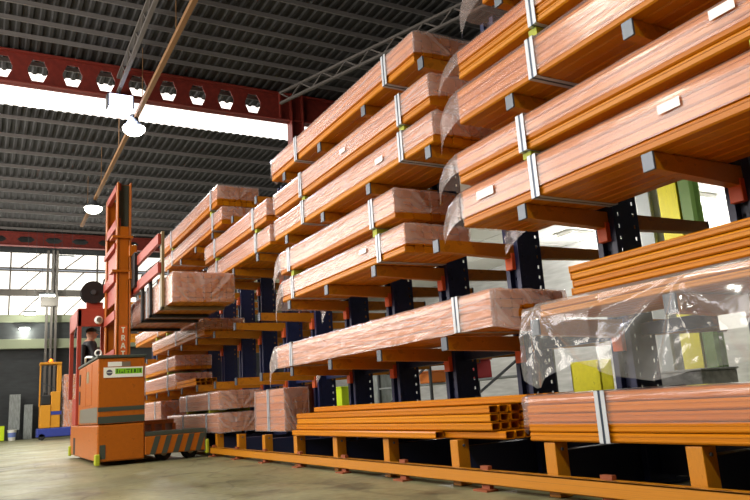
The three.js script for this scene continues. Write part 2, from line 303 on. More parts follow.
// ================================================================ THE CANTILEVER RACK
const PITCH = 1.2, COLZ = []; for (let k = -2; k < 17; k++) COLZ.push(-2.8 - PITCH * k);
const LEVELS = [1.26, 2.15, 3.06, 3.97], CX = 4.45, CXB = 4.73, CW = 0.21, TIP = 3.58;
{
  const rack = thing('cantilever_rack', 'long double sided cantilever rack with navy columns and orange arms', 'rack', [4.6, 0, -10]);
  // column plates with square holes
  const plate = (w, h, rows, pitch, t) => {
    const s = new THREE.Shape([[0, 0], [w, 0], [w, h], [0, h]].map((p) => new THREE.Vector2(...p)));
    for (let y = 0.5; y < h - 0.1; y += pitch) for (const u of rows) s.holes.push(new THREE.Path([[u - 0.011, y - 0.015], [u - 0.011, y + 0.015], [u + 0.011, y + 0.015], [u + 0.011, y - 0.015]].map((p) => new THREE.Vector2(...p))));
    return new THREE.ExtrudeGeometry(s, { depth: t, bevelEnabled: false });
  };
  const H = 4.55, web = plate(CXB - CX, H, [0.045, 0.23], 0.1, 0.006), front = plate(0.1, H, [0.026, 0.074], 0.1, 0.005); front.rotateY(Math.PI / 2); // front: (u,y) -> z = -u
  const flange = new RoundedBoxGeometry(0.012, H, 0.058, 1, 0.004), lip = new THREE.BoxGeometry(0.05, H, 0.006);
  const capG = new RoundedBoxGeometry(0.02, 0.12, 0.09, 1, 0.005), connG = new RoundedBoxGeometry(0.05, 0.16, 0.1, 1, 0.006), footG = new RoundedBoxGeometry(0.5, 0.02, 0.4, 1, 0.005);
  const armG = (len, h0, h1) => { const g = extrudeX([[-0.04, -h0], [0.04, -h0], [0.04, 0], [-0.04, 0]], 0, len); const p = g.attributes.position; for (let i = 0; i < p.count; i++) if (p.getY(i) < -0.01) p.setY(i, -(h0 + (h1 - h0) * p.getX(i) / len)); g.computeVertexNormals(); return g; };
  const frontArm = armG(CX - TIP, 0.11, 0.14), backArm = armG(1.0, 0.13, 0.1);
  const baseG = new RoundedBoxGeometry(5.65 - TIP, 0.3, 0.1, 1, 0.008), noseG = new RoundedBoxGeometry(0.12, 0.375, 0.115, 1, 0.006), bolt = new THREE.CylinderGeometry(0.012, 0.012, 0.02, 6); bolt.rotateX(Math.PI / 2);
  for (const z of COLZ) {
    const c = new THREE.Group(); c.name = 'column'; const off = worldOf(rack); c.position.set(CX - off.x, 0, z - off.z); rack.add(c); c.userData.label = 'navy perforated column';
    place('side_plate', web, M.rackBlue, c, [CX, 0.02, z + CW / 2 - 0.006]); place('side_plate', web, M.rackBlue, c, [CX, 0.02, z - CW / 2]);
    place('front_plate', front, M.rackPlate, c, [CX + 0.045, 0.02, z + 0.05]);
    for (const s of [-1, 1]) { place('front_flange', flange, M.rackBlue, c, [CX, 0.02 + H / 2, z + s * (CW / 2 - 0.029)]); place('lip', lip, M.rackBlue, c, [CX + 0.025, 0.02 + H / 2, z + s * 0.05]); }
    place('foot_plate', footG, M.rackBlue, c, [4.6, 0.01, z]);
    const b = place('base_beam', baseG, M.rackPlate, rack, [(TIP + 5.75) / 2, 0.17, z]); place('base_nose', noseG, M.rackOrange, b, [TIP + 0.06, 0.19, z]);
    for (const y of [0.33]) place('bolt', bolt, M.capGrey, b, [TIP + 0.06, y, z + 0.062]);
    for (const y of LEVELS) {
      const a = place('arm', frontArm, M.rackOrange, rack, [TIP, y, z]);
      place('end_cap', capG, M.capGrey, a, [TIP - 0.005, y - 0.055, z]); place('connector', connG, M.connector, a, [CX - 0.025, y - 0.17, z]);
      const a2 = place('arm', backArm, M.rackOrange, rack, [CXB, y, z]); place('end_cap', capG, M.capGrey, a2, [CXB + 1.0, y - 0.05, z]);
    }
  }
  const braceG = new RoundedBoxGeometry(0.06, 0.1, PITCH - CW, 1, 0.006), kickG = new RoundedBoxGeometry(0.04, 0.34, PITCH - CW, 1, 0.006);
  for (let i = 0; i < COLZ.length - 1; i++) {
    const z = (COLZ[i] + COLZ[i + 1]) / 2; place('brace', braceG, M.rackBlue, rack, [4.6, 1.17, z]); place('brace', braceG, M.rackBlue, rack, [4.6, 4.4, z]);
    place('kick_plate', kickG, M.rackPlate, rack, [4.6, 0.23, z]);
  }
}
{ // guide rail on the floor before the rack
  const t = thing('guide_rail', 'low orange steel guide rail along the foot of the rack', 'guide rail', [3.53, 0, -6]);
  part('rail', merge([box(3.5, 3.52, 0.05, 0.16, -21, 1.5, 0.003), box(3.5, 3.565, 0.145, 0.16, -21, 1.5, 0.003), box(3.5, 3.565, 0.05, 0.06, -21, 1.5, 0.003)]), M.rackOrange, t);
  for (let z = 0.4; z > -21; z -= 1.28) { const f = part('foot_bracket', merge([box(3.46, 3.57, 0, 0.015, z - 0.09, z + 0.09), box(3.52, 3.56, 0, 0.19, z - 0.05, z + 0.05)]), M.rust, t, 'rusty red foot bracket'); }
}

// ================================================================ BUNDLES OF BEAMS
const X0 = 3.555, BW = 0.79;
const beamGeos = {};
function beamGeo(w, h, len, solid) {
  const k = [w, h, len, solid ? 1 : 0].map((v) => v.toFixed(3)).join();
  if (beamGeos[k]) return beamGeos[k];
  const c = Math.min(0.011, h * 0.16), a = w / 2 - 0.002, b = h / 2 - 0.0025;
  const s = new THREE.Shape([[-a + c, -b], [a - c, -b], [a, -b + c], [a, b - c], [a - c, b], [-a + c, b], [-a, b - c], [-a, b * 0.35], [-a + 0.004, b * 0.3], [-a + 0.004, -b * 0.3], [-a, -b * 0.35], [-a, -b + c]].map((p) => new THREE.Vector2(...p)));
  if (!solid) s.holes.push(new THREE.Path([[-a + 0.009, -b + 0.006], [-a + 0.009, b - 0.006], [a - 0.006, b - 0.006], [a - 0.006, -b + 0.006]].map((p) => new THREE.Vector2(...p))));
  const g = new THREE.ExtrudeGeometry(s, { depth: len, bevelEnabled: false }); g.translate(0, 0, -len / 2);
  const uv = g.attributes.uv, p = g.attributes.position; for (let i = 0; i < p.count; i++) uv.setXY(i, p.getZ(i) * 0.7 + p.getX(i) * 3, p.getY(i) * 3 + p.getX(i));
  return beamGeos[k] = g;
}
// film: a sheet that follows a cross-section path along z, with end forms
function filmGeo(path, zN, zF, cx, cy, { near = 'closed', far = 'closed', amp = 0.004, id = 0, droop = 0.16 } = {}) {
  const P = []; let tot = 0; const cum = [0];
  for (let i = 1; i < path.length; i++) { tot += Math.hypot(path[i][0] - path[i - 1][0], path[i][1] - path[i - 1][1]); cum.push(tot); }
  const nv = Math.max(14, Math.round(tot / 0.055));
  const at = (s) => { let i = 1; while (i < cum.length - 1 && cum[i] < s) i++; const t = (s - cum[i - 1]) / (cum[i] - cum[i - 1]); const a = path[i - 1], b = path[i]; return [a[0] + (b[0] - a[0]) * t, a[1] + (b[1] - a[1]) * t]; };
  const rings = [];
  const endRings = (kind, z, dir) => kind === 'closed' ? [[z + dir * 0.06, 0.04, 0], [z + dir * 0.055, 0.45, 0], [z + dir * 0.045, 0.8, 0], [z + dir * 0.025, 0.97, 0]]
    : kind === 'hang' ? [[z + dir * 0.36, 0.86, -droop * 1.3], [z + dir * 0.33, 0.9, -droop * 0.95], [z + dir * 0.27, 0.94, -droop * 0.6], [z + dir * 0.2, 0.97, -droop * 0.34], [z + dir * 0.1, 0.985, -droop * 0.12], [z + dir * 0.03, 0.999, -0.01]]
    : kind === 'loose' ? [[z + dir * 0.16, 0.6, -0.1], [z + dir * 0.11, 0.8, -0.05], [z + dir * 0.05, 0.95, -0.01]] : [];
  rings.push(...endRings(far, zF, -1));
  const n = Math.max(10, Math.round((zN - zF) / 0.09)); for (let i = 0; i <= n; i++) rings.push([zF + (zN - zF) * i / n, 1, 0]);
  rings.push(...endRings(near, zN, 1).reverse());
  const pos = [], uv = [], idx = [];
  rings.forEach(([z, s, dy], r) => { for (let j = 0; j <= nv; j++) {
    const q = at(tot * j / nv), by = s < 1 && dy === 0 ? path[0][1] : cy, loose = s < 1 ? 3 : 1, k = amp * loose;
    const qx = cx + (q[0] - cx) * s, qy = by + (q[1] - by) * s, dx = noise3(z * 5, qx * 6 + id, qy * 7) * k, dY = noise3(z * 5 + 40, qx * 6 + id, qy * 7) * k;
    const ox = Math.sign(q[0] - cx), oy = Math.sign(q[1] - cy);
    pos.push(cx + (q[0] - cx) * s + ox * Math.abs(dx) * (s > 0.5 ? 1 : 0.4), by + (q[1] - by) * s + dy + oy * Math.abs(dY) * (s > 0.5 ? 1 : 0.4), z + (s < 1 ? noise3(q[0] * 8, q[1] * 8, id + z) * 0.02 : 0)); if (s < 1) uv.push((q[0] - cx) * s * 0.35 + id * 0.37, (q[1] - cy) * s * 0.6 + z * 0.5); else uv.push(z * 0.13 + id * 0.37, j / nv * tot * 1.2);
  } });
  for (let i = 0; i < rings.length - 1; i++) for (let j = 0; j < nv; j++) { const a = i * (nv + 1) + j, b = a + nv + 1; idx.push(a, a + 1, b, b, a + 1, b + 1); }
  const g = new THREE.BufferGeometry(); g.setAttribute('position', new THREE.Float32BufferAttribute(pos, 3)); g.setAttribute('uv', new THREE.Float32BufferAttribute(uv, 2)); g.setIndex(idx); g.computeVertexNormals(); return g;
}
function strap(t, z, x0, x1, y0, y1) {
  for (const [dz, w, m, e, nm] of [[-0.028, 0.034, M.strapWhite, 0.014, 'strap'], [0.0, 0.022, M.strapCore, 0.011, 'strap_core'], [0.028, 0.034, M.strapWhite, 0.014, 'strap']]) {
    const a = x0 - e, b = x1 + e, c = y0 - Math.min(e, 0.003), d = y1 + e, h = 0.003, za = z + dz - w / 2, zb = z + dz + w / 2;
    part(nm, merge([box(a, a + h, c, d, za, zb), box(b - h, b, c, d, za, zb), box(a, b, d - h, d, za, zb), box(a, b, c, c + h, za, zb)]), m, t);
  }
}
let bundleId = 0;
function bundle(label, o) {
  const { y0, y1, zN, zF, layers = 4, cols = 7, x0 = X0, w = BW, cover = 0.7, straps = [], labels = [], near = 'closed', far = 'closed', group, wrap = true, amp, name = 'beam_bundle', droop, thin = zN > -1 } = o;
  const id = ++bundleId, t = thing(name, label, 'beam bundle', [x0 + w / 2, y0, (zN + zF) / 2], group);
  const bw = w / cols, bh = (y1 - y0) / layers, len = zN - zF, g = beamGeo(bw, bh, len - 0.03, true);
  for (let j = 0; j < layers; j++) for (let i = 0; i < cols; i++) {
    const edge = i === 0 || i === cols - 1 || j === 0 || j === layers - 1;
    place('beam', g, beamTones[(i * 7 + j * 3 + id) % 4], t, [x0 + bw * (i + 0.5) + (i === 0 ? rr(0, 0.008) : 0), y0 + bh * (j + 0.5), (zN + zF) / 2 + rr(-0.012, 0.012)]);
  }
  if (wrap) {
    const e = 0.006, yb = y0 + (y1 - y0) * (1 - cover);
    const path = cover >= 1 ? [[x0 + w + e, y0 - 0.002], [x0 + w + e, y1 + e], [x0 - e, y1 + e], [x0 - e, y0 - 0.002]] : [[x0 + w + e, yb], [x0 + w + e, y1 + e], [x0 - e, y1 + e], [x0 - e, yb]];
    part('plastic_film', filmGeo(path, zN, zF, x0 + w / 2, (y0 + y1) / 2, { near, far, id, amp, droop }), thin ? thinFilm : film, t, 'clear crinkled plastic film');
  }
  for (const z of straps) strap(t, z, x0, x0 + w, y0, y1);
  for (const [z, y, lw = 0.16, lh = 0.06] of labels) part('paper_label', box(x0 - 0.022, x0 - 0.02, y - lh / 2, y + lh / 2, z - lw / 2, z + lw / 2), M.label, t, 'blank white paper label');
  return t;
}
function spacers(zs, y0, y1, where, mat = M.spacer) {
  for (const z of zs) single('spacer_block', box(X0 + 0.02, X0 + BW - 0.02, y0 + 0.0145, y1 - 0.004, z - 0.045, z + 0.045, 0.004), mat, `olive spacer block between the ${where}`, 'spacer block', `spacers between the ${where}`);
}
// section nearest the camera
bundle('strapped beam bundle on the rack base beside the loose stack, film gathered at its end', { y0: 0.385, y1: 0.71, zN: -0.7, zF: -4.18, layers: 5, straps: [-3.43], far: 'loose', cover: 0.62 });
const flatPack = bundle('thin flat beam pack under a wide hanging sheet of clear film', { y0: 1.268, y1: 1.36, zN: -0.7, zF: -3.92, layers: 2, wrap: false });
bundle('strapped bundle on the second arms above the draped pack, film hanging off its end', { y0: 2.155, y1: 2.475, zN: -0.6, zF: -4.74, straps: [-3.8], labels: [[-2.57, 2.37], [-4.38, 2.36, 0.22, 0.07]], far: 'hang', cover: 0.76 });
bundle('strapped bundle stacked on olive spacers, white label near its top edge', { y0: 2.545, y1: 2.83, zN: -0.6, zF: -4.76, layers: 4, straps: [-3.88], labels: [[-2.14, 2.77]], far: 'hang', cover: 0.62 });
bundle('strapped beam bundle on the third arms, heavily crinkled film over most of its side', { y0: 3.065, y1: 3.38, zN: -0.6, zF: -4.66, straps: [-3.68], far: 'hang', cover: 0.86 });
bundle('beam bundle stacked on the crinkled third arm bundle, three bare beam edges below its film', { y0: 3.47, y1: 3.74, zN: -0.6, zF: -4.62, layers: 4, straps: [-3.62], far: 'hang', cover: 0.5 });
bundle('beam bundle on the top arms above the other strapped bundles, film hanging from its end', { y0: 3.975, y1: 4.28, zN: -0.6, zF: -4.2, straps: [-3.4], far: 'hang', cover: 0.8, droop: 0.18 });
spacers([-3.88, -2.0], 2.475, 2.545, 'paired bundles on the second arms beside the loose stack');
spacers([-3.66, -1.9], 3.38, 3.47, 'paired bundles on the third arms beside the hanging film');
// middle section
bundle('long wrapped bundle highest in the middle of the rack, bare orange lower edge', { y0: 3.975, y1: 4.3, zN: -5.27, zF: -9.25, straps: [-5.85, -8.3], far: 'loose', cover: 0.72 });
bundle('wrapped bundle stacked over another just below the highest middle bundle', { y0: 3.44, y1: 3.76, zN: -5.08, zF: -9.2, straps: [-5.63, -8.2], labels: [[-6.9, 3.62, 0.14, 0.05]], far: 'loose', cover: 0.74 });
bundle('wrapped bundle on the third arms of the middle section, under its stacked twin', { y0: 3.065, y1: 3.365, zN: -5.06, zF: -9.2, straps: [-5.64, -8.16], labels: [[-6.07, 3.22, 0.16, 0.06]], cover: 0.78 });
bundle('upper of two short wrapped bundles on the second arms of the middle section', { y0: 2.54, y1: 2.85, zN: -5.86, zF: -9.05, straps: [-6.33, -8.7], cover: 0.82, far: 'hang', droop: 0.22 });
bundle('lower of two short wrapped bundles on the second arms of the middle section', { y0: 2.155, y1: 2.44, zN: -5.7, zF: -9.0, straps: [-6.22, -8.6], labels: [[-6.55, 2.34, 0.16, 0.05]], cover: 0.72, far: 'hang', droop: 0.26 });
bundle('fully wrapped long bundle on the lowest arms above the loose orange stack', { y0: 1.276, y1: 1.575, zN: -4.47, zF: -9.3, straps: [-4.95, -8.75], cover: 1.0, amp: 0.008, far: 'hang', near: 'loose', droop: 0.2 });
spacers([-5.64, -8.18], 3.365, 3.44, 'paired bundles on the third arms of the middle section');
spacers([-6.33, -8.65], 2.44, 2.54, 'two short wrapped bundles');
bundle('short dark wrapped bundle with layered rows behind the loose stack on the base', { y0: 0.397, y1: 1.03, x0: 3.95, w: 0.4, zN: -10.1, zF: -11.4, layers: 6, cols: 4, cover: 1, straps: [-10.75] });
// section beside the truck
bundle('highest bundle near the truck mast, stacked over another', { y0: 4.4, y1: 4.77, zN: -12.0, zF: -16.6, straps: [-12.4, -15.6], cover: 0.7, near: 'closed' });
bundle('bundle on the top arms near the truck mast, under the highest one', { y0: 3.985, y1: 4.3, zN: -11.75, zF: -16.3, straps: [-12.3, -15.5], cover: 0.75 });
bundle('upper of two short bundles between the carried load and the middle section', { y0: 3.46, y1: 3.79, zN: -9.5, zF: -12.85, straps: [-10.1, -12.2], cover: 0.75 });
bundle('lower of two short bundles between the carried load and the middle section', { y0: 3.075, y1: 3.365, zN: -9.4, zF: -12.7, straps: [-10.0, -12.1], cover: 0.85 });
bundle('bundle on second arms behind the truck with a pale end and two straps', { y0: 2.165, y1: 2.47, zN: -13.0, zF: -17.6, straps: [-13.5, -15.2], cover: 0.68 });
bundle('bundle stacked over the second arm bundle behind the mast', { y0: 2.57, y1: 2.88, zN: -15.9, zF: -19.8, straps: [-17.0], cover: 0.7 });
bundle('lower of two wrapped bundles on the lowest arms behind the truck', { y0: 1.27, y1: 1.6, zN: -15.3, zF: -19.8, straps: [-16.0, -18.5], cover: 0.8 });
bundle('upper of two wrapped bundles on the lowest arms behind the truck', { y0: 1.68, y1: 1.98, zN: -15.3, zF: -19.8, straps: [-16.0, -18.5], cover: 0.75 });
bundle('lower of two pink looking wrapped bundles on the base beside the striped truck leg', { y0: 0.397, y1: 0.72, zN: -12.15, zF: -16.0, straps: [-12.9, -14.6], cover: 1, amp: 0.009 });
bundle('upper of two pink looking wrapped bundles on the base beside the striped truck leg', { y0: 0.79, y1: 1.09, zN: -12.13, zF: -14.9, straps: [-12.7, -14.3], cover: 1, amp: 0.009 });
bundle('tall wrapped bundle on the base behind the truck deck', { y0: 0.397, y1: 1.06, zN: -16.7, zF: -20, layers: 6, straps: [-17.3], cover: 1, amp: 0.009 });
bundle('bundle on the third arms beyond the truck mast', { y0: 3.075, y1: 3.4, zN: -16.4, zF: -20, straps: [-17.5], cover: 0.7 });
spacers([-12.5, -15.6], 4.3, 4.4, 'highest bundles near the truck mast');
spacers([-10.05, -12.2], 3.365, 3.46, 'two short bundles next to the carried load');
spacers([-16.2, -17.3], 2.47, 2.57, 'second arm bundles behind the truck');
spacers([-16.1, -18.5], 1.6, 1.68, 'wrapped bundles on the lowest arms behind the truck');
spacers([-12.8, -14.4], 0.72, 0.79, 'wrapped base bundles beside the striped leg');
{ // the wide sheet of film hanging off the flat pack
  const zs = [-4.06, -3.9, -3.75, -3.56, -3.36, -3.15, -2.97, -2.8, -2.62, -2.3, -1.9, -1.4, -0.75], yb = [0.84, 0.76, 0.84, 0.92, 0.87, 0.8, 0.76, 0.77, 0.8, 0.83, 0.82, 0.8, 0.82];
  const low = (z) => { let i = 1; while (i < zs.length - 1 && zs[i] < z) i++; const t = (z - zs[i - 1]) / (zs[i] - zs[i - 1]); return yb[i - 1] + (yb[i] - yb[i - 1]) * t; };
  const anchors = [-3.93, -2.7, -1.5], pos = [], uv = [], idx = [], nz = 130, nv = 44;
  for (let i = 0; i <= nz; i++) { const z = -4.07 + (4.07 - 0.72) * i / nz; for (let j = 0; j <= nv; j++) {
    let x, y; const v = j / nv, bend = 0.36;
    if (v < bend) { const s = v / bend; x = 4.3 + (3.535 - 4.3) * s; y = 1.372 + 0.004 * noise2(x * 9, z * 7) + (z < -3.93 ? (z + 3.93) * 0.5 : 0); }
    else {
      const s = (v - bend) / (1 - bend), b = low(z); y = 1.372 + (b - 1.372) * s - (z < -3.93 ? 0.02 : 0);
      let ap = anchors[0]; for (const a of anchors) if (Math.abs(z - a) < Math.abs(z - ap)) ap = a;
      const dy = 1.34 - y, dz = z - ap, r = Math.hypot(dy, dz), th = Math.atan2(dz, Math.max(dy, 0.001));
      const fold = (1 - 2 * Math.abs(Math.sin(th * 3.2 + ap * 3))) * Math.min(1, r / 0.22) * 0.045 + 0.015 * Math.sin(th * 11 + 1.3) * Math.min(1, r / 0.3);
      const edge = Math.min(1, (z + 4.07) / 0.1); x = 3.53 - 0.005 - 0.055 * Math.min(1, s * 2.5) + fold * edge * Math.min(1, s * 4) + 0.014 * noise3(z * 4, y * 4, 3) * s + 0.006 * noise3(z * 14, y * 14, 9) * s;
    }
    pos.push(x, y, z); uv.push(z * 0.8, v * 1.3);
  } }
  for (let i = 0; i < nz; i++) for (let j = 0; j < nv; j++) { const a = i * (nv + 1) + j, b = a + nv + 1; idx.push(a, a + 1, b, b, a + 1, b + 1); }
  const g = new THREE.BufferGeometry(); g.setAttribute('position', new THREE.Float32BufferAttribute(pos, 3)); g.setAttribute('uv', new THREE.Float32BufferAttribute(uv, 2)); g.setIndex(idx); g.computeVertexNormals();
  single('plastic_sheet', g, clearFilm, 'wide clear plastic sheet draped in folds over the thin flat pack', 'plastic sheet');
  single('paper_label', box(3.452, 3.454, 1.0, 1.08, -2.42, -2.26), M.label, 'white paper label stuck on the draped plastic sheet', 'label');
}
// loose beams
function loose(label, group, x, y, zN, zF, w, h, tone, end) {
  const t = thing('loose_beam', label, 'beam', [x, y - h / 2, (zN + zF) / 2], group);
  place('profile', beamGeo(w, h, zN - zF), beamTones[tone % 4], t, [x, y, (zN + zF) / 2]);
  if (end) { const e = new RoundedBoxGeometry(w * 0.9, h * 0.98, 0.012, 1, 0.003); place('end_connector', e, beamTones[(tone + 1) % 4], t, [x, y, zF - 0.012]); }
}
const ROW = ['bottom', 'second', 'third', 'fourth'];
for (let j = 0; j < 4; j++) for (let i = 0; i < 6; i++) loose(`bare orange beam in the ${ROW[j]} row of the stack on the draped pack`, `${ROW[j]} row of bare beams on the draped pack`, 3.65 + i * 0.1, 1.385 + 0.026 + j * 0.053, -0.7, -3.6 + rr(-0.02, 0.02) + (i % 2) * 0.04, 0.096, 0.052, i + j * 3, true);
for (let j = 0; j < 4; j++) for (let i = 0; i < 7; i++) loose(!i && !j ? 'short bare orange beam at the front of the bottom row on the base' : `bare orange beam in the ${ROW[j]} row of the low stack on the base`, !i && !j ? undefined : `${ROW[j]} row of bare beams on the base`, 3.61 + i * 0.105 + (j ? 0.02 : -0.045), 0.385 + 0.034 + j * 0.068, (j === 0 ? (i ? -4.55 : -5.38) : -4.66 + (i > 2 ? 0.22 : 0)) + rr(-0.015, 0.015), -8.72 + rr(-0.03, 0.03), 0.1, 0.067, i * 3 + j, false);
for (let i = 0; i < 5; i++) loose('bare orange beam in the topmost set back row of the low stack on the base', 'top row of the base stack', 3.82 + i * 0.105, 0.385 + 0.272 + 0.034, -4.42 + rr(-0.02, 0.02), -8.6 + rr(-0.03, 0.03), 0.1, 0.067, i + 1, false);
for (let j = 0; j < 2; j++) for (let i = 0; i < 4; i++) loose('bright bare orange beam lying on the lowest arms beside the truck', 'bare beams on the lowest arms by the truck', 3.6 + i * 0.11, 1.3 + j * 0.07, -13.63 + rr(-0.1, 0.05), -15.15, 0.1, 0.068, i + j, true);

// ================================================================ THE SIDE LOADING TRUCK
{
  const t = thing('side_loader_truck', 'orange side loading forklift truck with tall mast and striped leg in the aisle', 'forklift', [2.4, 0, -14.5]);
  const O = M.truckOrange, Rd = M.truckRed;
  const ch = part('chassis', merge([box(1.65, 2.4, 0.07, 0.66, -16.5, -12.5, 0.03), box(2.4, 2.9, 0.12, 0.42, -15.8, -13.3, 0.02)]), O, t);
  part('corner_guard', box(1.62, 1.7, 0.02, 0.2, -12.62, -12.47, 0.02), M.lime, ch, 'lime rubber corner guard'); part('corner_guard', box(1.61, 1.67, 0.05, 0.25, -16.5, -16.35, 0.02), M.lime, ch);
  part('slot', box(1.645, 1.66, 0.1, 0.42, -15.9, -15.6), M.black, ch); part('slot', box(1.69, 1.78, 0.12, 0.34, -12.505, -12.495), M.truckDark, ch);
  const hood = part('battery_hood', merge([box(1.65, 2.4, 0.67, 1.74, -13.5, -12.5, 0.02), box(1.65, 2.05, 0.67, 1.74, -15.2, -13.5, 0.02)]), O, t);
  part('hood_lid', merge([box(1.63, 2.42, 1.74, 1.79, -13.52, -12.48, 0.015), box(1.63, 2.07, 1.74, 1.79, -15.2, -13.5, 0.015)]), M.truckDark, hood, 'dark edge of the hood lid');
  part('dark_band', box(1.655, 2.395, 0.87, 0.94, -12.5, -12.494), M.truckDark, hood); part('dark_band', box(1.655, 2.395, 0.68, 0.79, -12.5, -12.494), M.truckDark, hood);
  part('side_band', box(1.644, 1.65, 0.7, 0.95, -14.9, -12.52), M.steel, hood);
  for (const z of [-13.6, -14.4]) part('side_door', box(1.642, 1.652, 1.0, 1.7, z - 0.36, z + 0.36, 0.004), O, hood);
  part('side_vent', box(1.636, 1.644, 1.05, 1.3, -15.0, -14.85), M.black, hood); part('side_vent', box(1.636, 1.644, 1.4, 1.62, -15.0, -14.85), M.black, hood);
  part('side_sticker', box(1.637, 1.643, 1.4, 1.6, -13.9, -13.6), M.brownPlate, hood);
  // nameplate with its dark emblem and green field of dark letters too worn to read
  const cv = document.createElement('canvas'); cv.width = 512; cv.height = 136; const c = cv.getContext('2d');
  c.fillStyle = '#eef0e4'; c.fillRect(0, 0, 512, 136); c.fillStyle = '#4b4a5c'; c.beginPath(); c.arc(70, 68, 40, 0, 7); c.fill(); c.fillStyle = '#c9cfb8'; c.fillRect(34, 62, 74, 10);
  c.fillStyle = '#7fc21a'; c.fillRect(146, 16, 360, 74); c.fillStyle = '#2d5a0c';
  for (const [x, y, w, h] of [[160, 24, 20, 56], [196, 40, 14, 40], [224, 60, 26, 20], [262, 30, 10, 50], [290, 26, 50, 12], [310, 50, 14, 30], [352, 28, 18, 54], [392, 30, 28, 48], [440, 24, 10, 60], [466, 26, 22, 52]]) c.fillRect(x, y, w, h);
  const plateMat = new THREE.MeshStandardMaterial({ map: Object.assign(new THREE.CanvasTexture(cv), { colorSpace: THREE.SRGBColorSpace }), roughness: 0.5 });
  const pg = new THREE.PlaneGeometry(0.62, 0.165); pg.translate(2.05, 1.5, -12.488); const np = part('nameplate_print', pg, plateMat, hood, 'white plate with dark round emblem and green lettered field');
  part('nameplate', box(1.735, 2.365, 1.415, 1.585, -12.5, -12.49), M.white, hood); part('data_plate', box(1.8, 2.02, 1.6, 1.675, -12.5, -12.492), M.white, hood); part('data_plate', box(2.02, 2.16, 1.6, 1.675, -12.5, -12.492), M.steel, hood);
  const handle = new THREE.TorusGeometry(0.05, 0.014, 6, 16); handle.translate(1.68, 1.85, -12.75); part('lifting_eye', handle, M.white, hood);
  part('hose', tubeAlong([[1.63, 1.8, -13.0], [1.58, 1.84, -13.5], [1.64, 1.8, -14.1], [1.7, 1.8, -14.6]], 0.02), M.white, hood);
  // legs with hazard stripes
  const legAt = (z0, z1, striped) => {
    const l = part('straddle_leg', box(2.4, 3.42, 0.12, 0.42, z0, z1, 0.02), O, t, striped ? 'orange leg with dark slanted hazard stripes' : undefined);
    part('deck_plate', box(2.4, 3.44, 0.42, 0.49, z0 - 0.02, z1 + 0.02, 0.01), M.truckDark, l);
    if (striped) for (let k = 0; k < 5; k++) { const x = 2.48 + k * 0.19, s = new THREE.Shape([[x, 0.125], [x + 0.09, 0.125], [x + 0.18, 0.415], [x + 0.09, 0.415]].map((p) => new THREE.Vector2(...p))); const g = new THREE.ExtrudeGeometry(s, { depth: 0.006, bevelEnabled: false }); g.translate(0, 0, z0 - 0.002); part('hazard_stripe', g, M.truckDark, l); }
    for (const x of [2.75, 3.2]) { const w = new THREE.CylinderGeometry(0.125, 0.125, 0.2, 24); w.rotateX(Math.PI / 2); w.translate(x, 0.125, (z0 + z1) / 2 + (striped ? 0.12 : 0)); const ww = part('wheel', w, M.rubber, l); const hb = new THREE.CylinderGeometry(0.05, 0.05, 0.22, 12); hb.rotateX(Math.PI / 2); hb.translate(x, 0.125, (z0 + z1) / 2 + (striped ? 0.12 : 0)); part('hub', hb, M.steel, l); }
    part('end_guard', box(3.42, 3.48, 0.06, 0.3, z0 - 0.12, z0 + 0.02, 0.02), M.lime, l);
    part('end_plate', box(3.4, 3.44, 0.1, 0.44, z1, z0, 0.01), M.truckDark, l);
  };
  legAt(-12.5, -13.3, true); legAt(-15.8, -16.5, false);
  const dg = part('deck_grid', box(2.45, 3.1, 0.6, 0.68, -14.1, -13.45, 0.01), M.truckOrange, t); for (let k = 0; k < 4; k++) part('deck_support', box(2.5 + k * 0.19, 2.56 + k * 0.19, 0.42, 0.6, -14.1, -13.45), M.truckOrange, dg);
  // mast
  const MZ = [-13.7, -15.0], top = 5.2;
  const mast = part('mast', merge(MZ.flatMap((z) => { const s = z === MZ[0] ? 1 : -1; return [box(2.09, 2.12, 0.4, top, z - 0.09, z + 0.09, 0.006), box(2.32, 2.35, 0.4, top, z - 0.09, z + 0.09, 0.006), box(2.12, 2.32, 0.4, top - 0.02, z - 0.02 - 0.03 * s, z + 0.01 - 0.03 * s)]; })), O, t);
  part('rail_strip', box(2.125, 2.315, 4.3, top - 0.03, MZ[0] - 0.02, MZ[0] - 0.012), M.truckDark, mast, 'grey green inner channel');
  part('inner_mast', box(2.13, 2.31, 1.8, 4.32, MZ[0] - 0.06, MZ[0] + 0.075, 0.01), O, mast); part('inner_mast', box(2.13, 2.31, 1.8, 4.32, MZ[1] - 0.07, MZ[1] + 0.05, 0.01), O, mast);
  for (const [y0, y1, x0] of [[top - 0.14, top, 2.09], [4.32, 4.5, 2.09], [3.9, 4.0, 2.05], [3.25, 3.42, 2.05], [2.55, 2.72, 2.07], [1.9, 2.0, 2.07]]) part('crossbar', box(x0, x0 + 0.08, y0, y1, MZ[1], MZ[0], 0.008), Rd, mast, 'faded red crossbar');
  part('back_panel', box(2.12, 2.15, 2.9, 3.9, MZ[1] + 0.1, MZ[0] - 0.15, 0.01), Rd, mast);
  part('hydraulic_cylinder', rod([2.22, 0.5, -14.35], [2.22, 3.9, -14.35], 0.05, 14), M.black, mast);
  for (const y of [4.08, 3.42]) part('collar_plate', box(2.0, 2.38, y, y + 0.05, MZ[0] - 0.2, MZ[0] + 0.13, 0.01), O, mast);
  const lc = document.createElement('canvas'); lc.width = 64; lc.height = 256; const lx = lc.getContext('2d'); lx.fillStyle = '#cf5f1f'; lx.fillRect(0, 0, 64, 256); lx.fillStyle = '#dfe3cf'; lx.font = 'bold 60px sans-serif'; lx.textAlign = 'center'; ['T', 'R', 'A', 'T'].forEach((ch2, i) => lx.fillText(ch2, 32, 56 + i * 62));
